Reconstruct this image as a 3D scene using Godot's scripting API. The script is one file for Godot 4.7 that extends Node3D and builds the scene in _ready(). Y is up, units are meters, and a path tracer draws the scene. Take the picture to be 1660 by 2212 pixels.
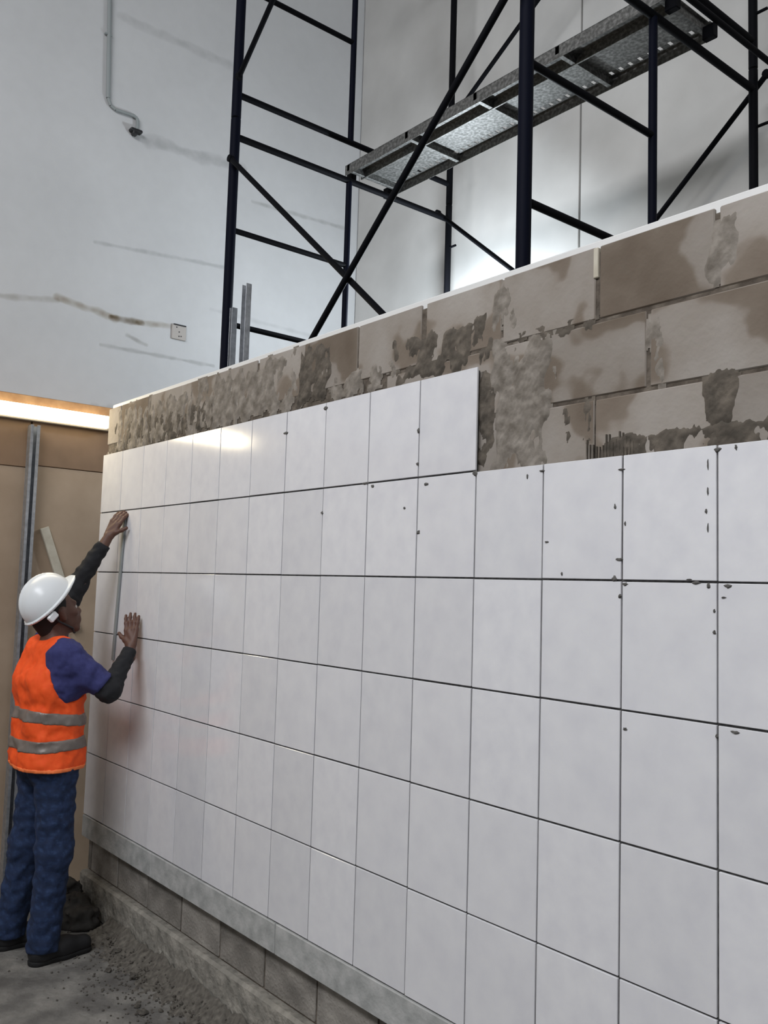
extends Node3D

# ---------------------------------------------------------------- shape helpers
var taken := {}
var M := {}
const FLOOD := 9.5
const BULB := 1.85
var rng := RandomNumberGenerator.new()

func numbered(called: String) -> String:
	var n: int = taken.get(called, 0)
	taken[called] = n + 1
	return called if n == 0 else "%s_%03d" % [called, n]

func tag(o: Node, label: String, category: String, group := "", kind := "") -> void:
	o.set_meta("label", label)
	o.set_meta("category", category)
	if group != "": o.set_meta("group", group)
	if kind != "": o.set_meta("kind", kind)

func base(called: String, label: String, category: String, at := Vector3.ZERO, group := "", kind := "") -> Node3D:
	var o := Node3D.new()
	o.name = numbered(called)
	add_child(o)
	o.position = at
	tag(o, label, category, group, kind)
	return o

func put(mesh: Mesh, called: String, m: Material, parent: Node, at := Vector3.ZERO) -> MeshInstance3D:
	var o := MeshInstance3D.new()
	o.mesh = mesh
	o.material_override = m
	if parent == self:
		o.name = numbered(called)
	else:
		o.name = called
	parent.add_child(o, true)
	o.position = at
	return o

func tri(st: SurfaceTool, a: Vector3, b: Vector3, c: Vector3, outward: Vector3) -> void:
	var n := (b - a).cross(c - a)
	if n.length_squared() < 1e-16: return
	n = n.normalized()
	if n.dot(outward) < 0.0:
		var t := b
		b = c
		c = t
		n = -n
	for v in [a, c, b]:
		st.set_normal(n)
		st.add_vertex(v)

func quad(st: SurfaceTool, a: Vector3, b: Vector3, c: Vector3, d: Vector3, outward: Vector3) -> void:
	tri(st, a, b, c, outward)
	tri(st, a, c, d, outward)

func begin() -> SurfaceTool:
	var st := SurfaceTool.new()
	st.begin(Mesh.PRIMITIVE_TRIANGLES)
	return st

# chamfered box centred at c
func add_box(st: SurfaceTool, c: Vector3, s: Vector3, bev := 0.002, turn := Basis.IDENTITY) -> void:
	var h := s * 0.5
	bev = minf(bev, minf(h.x, minf(h.y, h.z)) * 0.6)
	var P := {}
	for sx in [-1, 1]:
		for sy in [-1, 1]:
			for sz in [-1, 1]:
				var k := Vector3(sx, sy, sz)
				for ax in 3:
					var v := k * (h - Vector3.ONE * bev)
					v[ax] = k[ax] * h[ax]
					P[[sx, sy, sz, ax]] = c + turn * v
	for ax in 3:
		var u := (ax + 1) % 3
		var w := (ax + 2) % 3
		for s1 in [-1, 1]:
			var q := []
			for uv in [[-1, -1], [1, -1], [1, 1], [-1, 1]]:
				var key := [0, 0, 0, ax]
				key[ax] = s1
				key[u] = uv[0]
				key[w] = uv[1]
				q.append(P[key])
			var n := Vector3.ZERO
			n[ax] = s1
			quad(st, q[0], q[1], q[2], q[3], turn * n)
		# edges along ax
		for s1 in [-1, 1]:
			for s2 in [-1, 1]:
				var k1 := [0, 0, 0, u]
				k1[ax] = -1
				k1[u] = s1
				k1[w] = s2
				var k2 := k1.duplicate()
				k2[ax] = 1
				var k3 := k2.duplicate()
				k3[3] = w
				var k4 := k1.duplicate()
				k4[3] = w
				var n := Vector3.ZERO
				n[u] = s1
				n[w] = s2
				quad(st, P[k1], P[k2], P[k3], P[k4], turn * n)
	for sx in [-1, 1]:
		for sy in [-1, 1]:
			for sz in [-1, 1]:
				tri(st, P[[sx, sy, sz, 0]], P[[sx, sy, sz, 1]], P[[sx, sy, sz, 2]], turn * Vector3(sx, sy, sz))

func box_mesh(s: Vector3, bev := 0.002, c := Vector3.ZERO, turn := Basis.IDENTITY) -> ArrayMesh:
	var st := begin()
	add_box(st, c, s, bev, turn)
	return st.commit()

func span(lo: Vector3, hi: Vector3, bev := 0.002) -> ArrayMesh:
	return box_mesh(hi - lo, bev, (lo + hi) * 0.5)

func frame_of(d: Vector3) -> Array:
	var up := Vector3.UP if absf(d.y) < 0.9 else Vector3.RIGHT
	var u := d.cross(up).normalized()
	return [u, u.cross(d).normalized()]

func add_tube(st: SurfaceTool, pts: Array, r: float, sides := 12, caps := true) -> void:
	for i in pts.size() - 1:
		var a: Vector3 = pts[i]
		var b: Vector3 = pts[i + 1]
		var d := (b - a).normalized()
		var f := frame_of(d)
		for k in sides:
			var t0 := TAU * k / sides
			var t1 := TAU * (k + 1) / sides
			var n0: Vector3 = f[0] * cos(t0) + f[1] * sin(t0)
			var n1: Vector3 = f[0] * cos(t1) + f[1] * sin(t1)
			var q := [[a + n0 * r, n0], [b + n0 * r, n0], [b + n1 * r, n1], [a + n0 * r, n0], [b + n1 * r, n1], [a + n1 * r, n1]]
			var face: Vector3 = (q[1][0] - q[0][0]).cross(q[2][0] - q[0][0])
			var order := [0, 1, 2, 3, 4, 5] if face.dot(n0 + n1) < 0.0 else [0, 2, 1, 3, 5, 4]
			for j in order:
				st.set_normal(q[j][1])
				st.add_vertex(q[j][0])
			if caps:
				tri(st, a, a + n0 * r, a + n1 * r, -d)
				tri(st, b, b + n0 * r, b + n1 * r, d)

func tube(a: Vector3, b: Vector3, r: float, sides := 12) -> ArrayMesh:
	var st := begin()
	add_tube(st, [a, b], r, sides)
	return st.commit()

# surface of revolution about an axis; prof = [[along, radius], ...]
func lathe(prof: Array, axis: Vector3, at: Vector3, sides := 20) -> ArrayMesh:
	var st := begin()
	var f := frame_of(axis)
	for i in prof.size() - 1:
		for k in sides:
			var q := []
			for e in [[i, k], [i + 1, k], [i + 1, k + 1], [i, k + 1]]:
				var t: float = TAU * e[1] / sides
				q.append(at + axis * prof[e[0]][0] + (f[0] * cos(t) + f[1] * sin(t)) * prof[e[0]][1])
			var m: Vector3 = (q[0] + q[1] + q[2] + q[3]) * 0.25
			var rad: Vector3 = (m - at) - axis * (m - at).dot(axis)
			var dr: float = prof[i + 1][1] - prof[i][1]
			var da: float = prof[i + 1][0] - prof[i][0]
			quad(st, q[0], q[1], q[2], q[3], rad.normalized() * da - axis * dr)
	return st.commit()

# ---------------------------------------------------------------- soft bodies
class Blob:
	var A := PackedVector3Array()
	var D := PackedVector3Array()
	var IL := PackedFloat32Array()
	var RA := PackedFloat32Array()
	var RD := PackedFloat32Array()
	var EC := PackedVector3Array()
	var ER := PackedVector3Array()
	var EB: Array[Basis] = []
	var k := 0.04
	var off := 0.0
	var cutn := PackedVector3Array()
	var cutd := PackedFloat32Array()
	var HC := PackedVector3Array()
	var HR := PackedVector3Array()
	var noise: FastNoiseLite = null
	var amp := 0.0
	func cap(a: Vector3, b: Vector3, ra: float, rb: float) -> void:
		A.append(a)
		D.append(b - a)
		IL.append(1.0 / maxf((b - a).length_squared(), 1e-9))
		RA.append(ra)
		RD.append(rb - ra)
	func ell(c: Vector3, r: Vector3, turn := Basis.IDENTITY) -> void:
		EC.append(c)
		ER.append(r)
		EB.append(turn.transposed())
	func cut(n: Vector3, at: Vector3) -> void:
		cutn.append(n.normalized())
		cutd.append(n.normalized().dot(at))
	func hole(c: Vector3, r: Vector3) -> void:
		HC.append(c)
		HR.append(r)
	func at(p: Vector3) -> float:
		var d := 10.0
		for i in A.size():
			var pa := p - A[i]
			var t := clampf(pa.dot(D[i]) * IL[i], 0.0, 1.0)
			var e := (pa - D[i] * t).length() - RA[i] - RD[i] * t
			var h := maxf(k - absf(d - e), 0.0)
			d = minf(d, e) - h * h * 0.25 / k
		for i in EC.size():
			var q := EB[i] * (p - EC[i])
			var k0 := (q / ER[i]).length()
			var e := k0 * (k0 - 1.0) / maxf((q / (ER[i] * ER[i])).length(), 1e-6)
			var h := maxf(k - absf(d - e), 0.0)
			d = minf(d, e) - h * h * 0.25 / k
		d -= off
		if noise and absf(d) < 0.05:
			d += amp * noise.get_noise_3dv(p)
		for i in cutn.size():
			d = maxf(d, p.dot(cutn[i]) - cutd[i])
		for i in HC.size():
			var q := p - HC[i]
			var k0 := (q / HR[i]).length()
			d = maxf(d, -(k0 * (k0 - 1.0) / maxf((q / (HR[i] * HR[i])).length(), 1e-6)))
		return d

# surface nets over a Blob, appended to acc = {v, n, i}
func net(b: Blob, lo: Vector3, hi: Vector3, cell: float, acc: Dictionary) -> void:
	var nx := int(ceil((hi.x - lo.x) / cell)) + 1
	var ny := int(ceil((hi.y - lo.y) / cell)) + 1
	var nz := int(ceil((hi.z - lo.z) / cell)) + 1
	var F := PackedFloat32Array()
	F.resize(nx * ny * nz)
	F.fill(1.0)
	var active := PackedInt32Array()
	var reach := cell * 4.0 * 0.87 * 1.35 + 0.004
	for bz in range(0, nz, 4):
		for by in range(0, ny, 4):
			for bx in range(0, nx, 4):
				var dc := b.at(lo + Vector3(bx + 1.5, by + 1.5, bz + 1.5) * cell)
				var near := absf(dc) < reach
				if near:
					active.append(bx)
					active.append(by)
					active.append(bz)
				for z in range(bz, mini(bz + 4, nz)):
					for y in range(by, mini(by + 4, ny)):
						for x in range(bx, mini(bx + 4, nx)):
							F[x + nx * (y + ny * z)] = b.at(lo + Vector3(x, y, z) * cell) if near else dc
	var V: PackedVector3Array = acc.v
	var I: PackedInt32Array = acc.i
	var idx := {}
	var offs := [0, 1, nx, nx + 1, nx * ny, nx * ny + 1, nx * ny + nx, nx * ny + nx + 1]
	var cor := [Vector3(0, 0, 0), Vector3(1, 0, 0), Vector3(0, 1, 0), Vector3(1, 1, 0), Vector3(0, 0, 1), Vector3(1, 0, 1), Vector3(0, 1, 1), Vector3(1, 1, 1)]
	var edges := [[0, 1], [2, 3], [4, 5], [6, 7], [0, 2], [1, 3], [4, 6], [5, 7], [0, 4], [1, 5], [2, 6], [3, 7]]
	for a in range(0, active.size(), 3):
		for z in range(active[a + 2], mini(active[a + 2] + 4, nz - 1)):
			for y in range(active[a + 1], mini(active[a + 1] + 4, ny - 1)):
				for x in range(active[a], mini(active[a] + 4, nx - 1)):
					var o := x + nx * (y + ny * z)
					var s := 0
					for q in 8:
						if F[o + offs[q]] < 0.0: s += 1
					if s == 0 or s == 8: continue
					var sum := Vector3.ZERO
					var n := 0
					for e in edges:
						var f0: float = F[o + offs[e[0]]]
						var f1: float = F[o + offs[e[1]]]
						if (f0 < 0.0) != (f1 < 0.0):
							sum += (cor[e[0]] as Vector3).lerp(cor[e[1]], f0 / (f0 - f1))
							n += 1
					idx[o] = V.size()
					V.append(lo + (Vector3(x, y, z) + sum / n) * cell)
	var steps := [1, nx, nx * ny]
	for o in idx:
		for ax in 3:
			var u: int = steps[(ax + 1) % 3]
			var w: int = steps[(ax + 2) % 3]
			var f0: float = F[o]
			var f1: float = F[o + steps[ax]]
			if (f0 < 0.0) == (f1 < 0.0): continue
			if not (idx.has(o - u) and idx.has(o - w) and idx.has(o - u - w)): continue
			var q := [idx[o], idx[o - u], idx[o - u - w], idx[o - w]]
			var n: Vector3 = (V[q[1]] - V[q[0]]).cross(V[q[2]] - V[q[0]]) + (V[q[2]] - V[q[0]]).cross(V[q[3]] - V[q[0]])
			var outward := Vector3.ZERO
			outward[ax] = 1.0 if f0 < 0.0 else -1.0
			if n.dot(outward) > 0.0: q = [q[3], q[2], q[1], q[0]]
			I.append_array(PackedInt32Array([q[0], q[1], q[2], q[0], q[2], q[3]]))
	acc.v = V
	acc.i = I

func done(acc: Dictionary) -> ArrayMesh:
	var V: PackedVector3Array = acc.v
	var I: PackedInt32Array = acc.i
	var N := PackedVector3Array()
	N.resize(V.size())
	for t in range(0, I.size(), 3):
		var n := (V[I[t + 2]] - V[I[t]]).cross(V[I[t + 1]] - V[I[t]])
		for j in 3: N[I[t + j]] += n
	for j in N.size(): N[j] = N[j].normalized()
	var arr := []
	arr.resize(Mesh.ARRAY_MAX)
	arr[Mesh.ARRAY_VERTEX] = V
	arr[Mesh.ARRAY_NORMAL] = N
	arr[Mesh.ARRAY_INDEX] = I
	var m := ArrayMesh.new()
	m.add_surface_from_arrays(Mesh.PRIMITIVE_TRIANGLES, arr)
	return m

func fresh() -> Dictionary:
	return {"v": PackedVector3Array(), "i": PackedInt32Array()}

func blob_mesh(b: Blob, lo: Vector3, hi: Vector3, cell: float) -> ArrayMesh:
	var acc := fresh()
	net(b, lo, hi, cell, acc)
	return done(acc)

# ---------------------------------------------------------------- materials
func fbm(sd: int, freq: float, octaves := 4) -> FastNoiseLite:
	var n := FastNoiseLite.new()
	n.seed = sd
	n.noise_type = FastNoiseLite.TYPE_SIMPLEX_SMOOTH
	n.frequency = freq
	n.fractal_octaves = octaves
	return n

# ramp = [[position, Color], ...] in sRGB
func noise_tex(size: int, sd: int, freq: float, octaves: int, ramp: Array) -> ImageTexture:
	var g := fbm(sd, freq, octaves).get_seamless_image(size, size)
	g.convert(Image.FORMAT_L8)
	var src := g.get_data()
	var grad := Gradient.new()
	var offs := PackedFloat32Array()
	var cols := PackedColorArray()
	for r in ramp:
		offs.append(r[0])
		cols.append(r[1])
	grad.offsets = offs
	grad.colors = cols
	var lut := PackedByteArray()
	for i in 256:
		var c := grad.sample(i / 255.0)
		lut.append_array(PackedByteArray([c.r8, c.g8, c.b8]))
	var out := PackedByteArray()
	out.resize(size * size * 3)
	for i in src.size():
		var v := src[i] * 3
		out[i * 3] = lut[v]
		out[i * 3 + 1] = lut[v + 1]
		out[i * 3 + 2] = lut[v + 2]
	return ImageTexture.create_from_image(Image.create_from_data(size, size, false, Image.FORMAT_RGB8, out))

func bump_tex(size: int, sd: int, freq: float, octaves: int, strength: float) -> ImageTexture:
	var g := fbm(sd, freq, octaves).get_seamless_image(size, size)
	g.convert(Image.FORMAT_RGBA8)
	g.bump_map_to_normal_map(strength)
	return ImageTexture.create_from_image(g)

func C(r: int, g: int, b: int) -> Color:
	return Color8(r, g, b)

func flat(c: Color, rough: float, metal := 0.0) -> StandardMaterial3D:
	var m := StandardMaterial3D.new()
	m.albedo_color = c
	m.roughness = rough
	m.metallic = metal
	return m

func grain(tex: Texture2D, scale: float, rough: float, bump: Texture2D = null, depth := 1.0, metal := 0.0) -> StandardMaterial3D:
	var m := flat(Color.WHITE, rough, metal)
	m.albedo_texture = tex
	m.uv1_triplanar = true
	m.uv1_world_triplanar = true
	m.uv1_scale = Vector3.ONE * scale
	if bump:
		m.normal_enabled = true
		m.normal_texture = bump
		m.normal_scale = depth
	return m

func glow(c: Color, energy: float) -> StandardMaterial3D:
	var m := flat(c, 0.6)
	m.emission_enabled = true
	m.emission = c
	m.emission_energy_multiplier = energy
	return m

func materials() -> void:
	var rough_bump := bump_tex(512, 11, 0.02, 5, 6.0)
	var fine_bump := bump_tex(512, 12, 0.06, 4, 4.0)
	for i in 3:
		var lift: int = [0, -4, 3][i]
		var t := noise_tex(512, 30 + i, 0.008, 4, [[0.0, C(219 + lift, 219 + lift, 223 + lift)], [0.45, C(224 + lift, 224 + lift, 227 + lift)], [1.0, C(229 + lift, 229 + lift, 231 + lift)]])
		M["tile%d" % i] = grain(t, 1.7 + 0.4 * i, 0.13)
	M.bright_edge = flat(C(222, 222, 220), 0.5)  # white for the wall's top strip, painting its edge as lit from behind
	for i in 3:
		var d: int = [-9, -16, -3][i]
		var t := noise_tex(512, 50 + i * 7, 0.0045, 4, [[0.0, C(112 + d, 100 + d, 88 + d)], [0.42, C(128 + d, 117 + d, 105 + d)], [0.50, C(152 + d, 144 + d, 135 + d)], [1.0, C(166 + d, 160 + d, 153 + d)]])
		M["block%d" % i] = grain(t, 1.0, 0.95, fine_bump, 0.12)
		M["base_block%d" % i] = grain(noise_tex(256, 80 + i, 0.01, 5, [[0.0, C(118 + d, 114 + d, 108 + d)], [1.0, C(170 + d, 165 + d, 157 + d)]]), 1.6, 0.95, fine_bump, 0.6)
	M.joint = grain(noise_tex(256, 61, 0.02, 5, [[0.0, C(66, 58, 50)], [1.0, C(122, 113, 102)]]), 3.0, 1.0, rough_bump, 0.8)
	M.grout = grain(noise_tex(256, 62, 0.03, 4, [[0.0, C(46, 46, 46)], [1.0, C(92, 91, 90)]]), 4.0, 0.95)
	M.smear = grain(noise_tex(512, 63, 0.012, 5, [[0.0, C(88, 81, 72)], [0.5, C(124, 117, 108)], [1.0, C(156, 149, 140)]]), 2.4, 1.0, rough_bump, 0.5)
	M.smear_dark = grain(noise_tex(256, 64, 0.02, 5, [[0.0, C(64, 59, 52)], [1.0, C(118, 109, 98)]]), 3.0, 1.0, rough_bump, 0.6)
	M.spot = grain(noise_tex(128, 65, 0.05, 3, [[0.0, C(70, 68, 66)], [1.0, C(120, 118, 114)]]), 8.0, 0.95)
	M.sill = grain(noise_tex(512, 66, 0.01, 5, [[0.0, C(150, 152, 150)], [0.6, C(176, 177, 175)], [1.0, C(190, 190, 188)]]), 1.8, 0.9, fine_bump, 0.2)
	M.plinth = grain(noise_tex(512, 67, 0.012, 5, [[0.0, C(110, 108, 101)], [1.0, C(170, 165, 155)]]), 1.6, 1.0, rough_bump, 1.0)
	M.plaster = grain(noise_tex(512, 70, 0.006, 4, [[0.0, C(206, 208, 210)], [1.0, C(226, 226, 226)]]), 0.5, 0.85)
	M.panel = grain(noise_tex(512, 71, 0.006, 4, [[0.0, C(180, 179, 176)], [1.0, C(196, 195, 192)]]), 0.5, 0.8)
	M.floor = grain(noise_tex(1024, 72, 0.006, 6, [[0.0, C(84, 82, 79)], [0.45, C(108, 106, 102)], [0.6, C(120, 118, 113)], [1.0, C(142, 139, 133)]]), 0.7, 0.9, fine_bump, 0.4)
	M.ceiling = flat(C(190, 190, 188), 0.9)
	M.board = grain(noise_tex(512, 73, 0.006, 4, [[0.0, C(160, 140, 118)], [1.0, C(176, 156, 134)]]), 0.9, 0.75)
	M.board_dark = grain(noise_tex(512, 74, 0.008, 4, [[0.0, C(128, 104, 82)], [1.0, C(146, 120, 96)]]), 0.9, 0.75)
	M.wood = grain(noise_tex(256, 75, 0.02, 4, [[0.0, C(150, 112, 76)], [1.0, C(184, 146, 104)]]), 2.0, 0.7)
	M.pale_wood = grain(noise_tex(256, 76, 0.02, 4, [[0.0, C(176, 168, 150)], [1.0, C(200, 194, 178)]]), 2.0, 0.7)
	M.zinc = grain(noise_tex(256, 77, 0.03, 4, [[0.0, C(150, 153, 158)], [1.0, C(186, 190, 195)]]), 3.0, 0.42, null, 1.0, 0.75)
	M.paint = flat(C(10, 13, 26), 0.6)
	M.paint_black = flat(C(11, 12, 16), 0.65)
	M.paint.metallic_specular = 0.18
	M.paint_black.metallic_specular = 0.18
	M.plank = grain(noise_tex(512, 78, 0.03, 5, [[0.0, C(74, 74, 72)], [0.5, C(108, 108, 106)], [1.0, C(150, 150, 148)]]), 2.5, 0.5, null, 1.0, 0.6)
	M.conduit = flat(C(142, 148, 148), 0.6)
	M.dark_plastic = flat(C(30, 31, 33), 0.5)
	M.grey_plastic = flat(C(170, 164, 158), 0.6)
	M.rubble = grain(noise_tex(512, 79, 0.03, 5, [[0.0, C(62, 58, 53)], [0.5, C(98, 94, 87)], [1.0, C(132, 127, 118)]]), 2.2, 1.0, rough_bump, 1.2)
	M.stone = grain(noise_tex(128, 85, 0.05, 3, [[0.0, C(54, 51, 47)], [1.0, C(112, 107, 99)]]), 6.0, 1.0)
	M.dark_pile = grain(noise_tex(256, 86, 0.02, 4, [[0.0, C(40, 38, 36)], [1.0, C(76, 73, 70)]]), 3.0, 0.8)
	# clothing and skin
	M.skin = flat(C(92, 62, 50), 0.55)
	M.nail = flat(C(142, 108, 92), 0.4)
	M.eye = flat(C(210, 205, 198), 0.2)
	M.pupil = flat(C(24, 16, 12), 0.15)
	M.hair = flat(C(20, 17, 16), 0.8)
	M.orange = grain(noise_tex(256, 87, 0.03, 3, [[0.0, C(246, 78, 16)], [1.0, C(255, 98, 34)]]), 5.0, 0.75)
	M.piping = flat(C(255, 130, 70), 0.7)
	M.band = flat(C(128, 120, 114), 0.4, 0.2)
	M.shirt = grain(noise_tex(256, 88, 0.03, 3, [[0.0, C(44, 46, 96)], [1.0, C(60, 64, 118)]]), 5.0, 0.85)
	M.sleeve = flat(C(24, 25, 29), 0.85)
	M.jeans = grain(noise_tex(256, 89, 0.015, 5, [[0.0, C(18, 31, 56)], [0.6, C(28, 46, 80)], [1.0, C(54, 76, 112)]]), 8.0, 0.9)
	M.shoe = flat(C(30, 30, 33), 0.6)
	M.sole = flat(C(20, 20, 21), 0.8)
	M.helmet = flat(C(232, 236, 238), 0.3)
	M.strap = flat(C(34, 33, 35), 0.7)

# ---------------------------------------------------------------- a raised mortar patch on the block wall (plane z = zf)
func smear(parent: Node, x0: float, x1: float, y0: float, y1: float, zf: float, thick: float, sd: int, bias: float, m: Material, cell := 0.006) -> void:
	var n1 := fbm(sd, 8.0, 6)
	var n2 := fbm(sd + 1, 60.0, 3)
	var nx := int((x1 - x0) / cell)
	var ny := int((y1 - y0) / cell)
	var H := PackedFloat32Array()
	H.resize((nx + 1) * (ny + 1))
	for j in ny + 1:
		for i in nx + 1:
			var x := x0 + i * cell
			var y := y0 + j * cell
			var ex := minf(x - x0, x1 - x) / (0.22 * (x1 - x0))
			var ey := minf(y - y0, y1 - y) / (0.22 * (y1 - y0))
			var e := clampf(minf(ex, ey), 0.0, 1.0)
			var v := n1.get_noise_2d(x * 1.5, y * 0.75) + bias - (1.0 - e) * 0.9
			var h := 0.0
			if v > 0.0: h = thick * minf(v * 2.6, 1.0) * (0.75 + 0.40 * n2.get_noise_2d(x * 1.6, y * 0.7))
			H[i + (nx + 1) * j] = h
	var V := PackedVector3Array()
	var I := PackedInt32Array()
	var idx := {}
	for j in ny:
		for i in nx:
			var o := i + (nx + 1) * j
			var c := [o, o + 1, o + nx + 2, o + nx + 1]
			if maxf(maxf(H[c[0]], H[c[1]]), maxf(H[c[2]], H[c[3]])) <= 0.0: continue
			var q := []
			for a in c:
				if not idx.has(a):
					idx[a] = V.size()
					V.append(Vector3(x0 + (a % (nx + 1)) * cell, y0 + (a / (nx + 1)) * cell, zf - 0.002 + H[a]))
				q.append(idx[a])
			I.append_array(PackedInt32Array([q[0], q[2], q[1], q[0], q[3], q[2]]))
	if V.is_empty(): return
	var o := put(done({"v": V, "i": I}), "mortar_smear", m, parent)
	o.set_meta("label", "rough mortar smeared over the blocks")

# a small flattened splash of cement, half-widths rx, ry
func splash(rx: float, ry: float, sd: int) -> ArrayMesh:
	var st := begin()
	var r := RandomNumberGenerator.new()
	r.seed = sd
	var n := 11
	var rim := []
	var mid := []
	for k in n:
		var t := TAU * k / n
		var s := r.randf_range(0.6, 1.15)
		rim.append(Vector3(cos(t) * rx * s, sin(t) * ry * s, -0.0015))
		mid.append(Vector3(cos(t) * rx * s * 0.6, sin(t) * ry * s * 0.6, 0.0022 * r.randf_range(0.7, 1.3)))
	for k in n:
		var l := (k + 1) % n
		quad(st, rim[k], rim[l], mid[l], mid[k], Vector3(0, 0, 1))
		tri(st, mid[k], mid[l], Vector3(0, 0, 0.003), Vector3(0, 0, 1))
	return st.commit()

func stone_mesh(sd: int) -> ArrayMesh:
	var b := Blob.new()
	var r := RandomNumberGenerator.new()
	r.seed = sd
	var st := begin()
	var P := []
	for la in 5:
		var row := []
		for lo in 7:
			var th := PI * la / 4.0
			var ph := TAU * lo / 7.0
			var rad := 0.5 * (0.72 + 0.5 * r.randf()) if la > 0 and la < 4 else 0.42
			row.append(Vector3(sin(th) * cos(ph), cos(th) * 0.75, sin(th) * sin(ph)) * rad)
		P.append(row)
	for la in 4:
		for lo in 7:
			var l2 := (lo + 1) % 7
			var c: Vector3 = P[la][lo] + P[la + 1][l2]
			quad(st, P[la][lo], P[la][l2], P[la + 1][l2], P[la + 1][lo], c)
	return st.commit()

# ---------------------------------------------------------------- the setting
const T0 := 0.4875        # underside of the tiles
const TH := 0.325         # tile height
const TW := 0.26443       # tile width
const WEND := -3.702      # far end of the tiled wall
const WTOP := 2.70
const WR := 2.2           # near end, past the camera's view
const ZB := -0.022        # face of the blocks

func shell() -> void:
	var fl := put(span(Vector3(-4.75, -0.15, -2.55), Vector3(6.2, 0.0, 6.7)), "floor", M.floor, self)
	tag(fl, "dusty grey concrete floor in front of the tiled wall", "floor", "", "structure")
	var ce := put(span(Vector3(-4.75, 7.0, -2.55), Vector3(6.2, 7.15, 6.7)), "ceiling", M.ceiling, self)
	tag(ce, "plain high ceiling above the hall", "ceiling", "", "structure")
	var wr := put(span(Vector3(6.05, 0.0, -2.4), Vector3(6.2, 7.0, 6.55)), "wall_right", M.plaster, self)
	tag(wr, "plain white side wall of the hall", "wall", "", "structure")
	var wf := put(span(Vector3(-4.6, 0.0, 6.55), Vector3(6.05, 7.0, 6.7)), "wall_front", M.plaster, self)
	tag(wf, "plain white wall of the hall facing the tiles", "wall", "", "structure")
	# far wall behind the scaffold: tall flush panels with an open seam between them
	var wb := base("wall_back", "tall pale grey panelled wall behind the scaffold", "wall", Vector3.ZERO, "", "structure")
	put(span(Vector3(-4.6, 0.0, -2.55), Vector3(6.05, 7.0, -2.43)), "backing", M.joint, wb)
	var seams := [-4.6, -2.314, -0.03, 2.25, 4.5, 6.05]
	for i in seams.size() - 1:
		put(span(Vector3(seams[i] + 0.006, 0.0, -2.432), Vector3(seams[i + 1] - 0.006, 7.0, -2.40), 0.003), "panel", M.panel, wb)
	# end wall with its plaster stains
	var wl := base("wall_left", "high white plastered end wall with faint streaks and scuffs", "wall", Vector3.ZERO, "", "structure")
	put(span(Vector3(-4.75, 0.0, -2.55), Vector3(-4.604, 7.0, 6.7)), "masonry", M.plaster, wl)
	var st := begin()
	var y0 := 2.5
	var y1 := 6.6
	for q in [[y0, -2.4, 0.0, 1.0], [y1, 1.7, 1.0, 0.0], [y1, -2.4, 0.0, 0.0], [y0, -2.4, 0.0, 1.0], [y0, 1.7, 1.0, 1.0], [y1, 1.7, 1.0, 0.0]]:
		st.set_normal(Vector3.RIGHT)
		st.set_uv(Vector2(q[2], q[3]))
		st.add_vertex(Vector3(-4.6, q[0], q[1]))
	for q in [[0.0, y0, -2.4, 6.6], [y0, 7.0, 1.7, 6.6], [y1, 7.0, -2.4, 1.7]]:
		for e in [[0, 2], [1, 3], [1, 2], [0, 2], [0, 3], [1, 3]]:
			st.set_normal(Vector3.RIGHT)
			st.set_uv(Vector2(0.01, 0.02))
			st.add_vertex(Vector3(-4.6, q[e[0]], q[e[1]]))
	var pl := flat(Color.WHITE, 0.85)
	pl.albedo_texture = stained(y0, y1)
	put(st.commit(), "plaster_coat", pl, wl)

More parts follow.
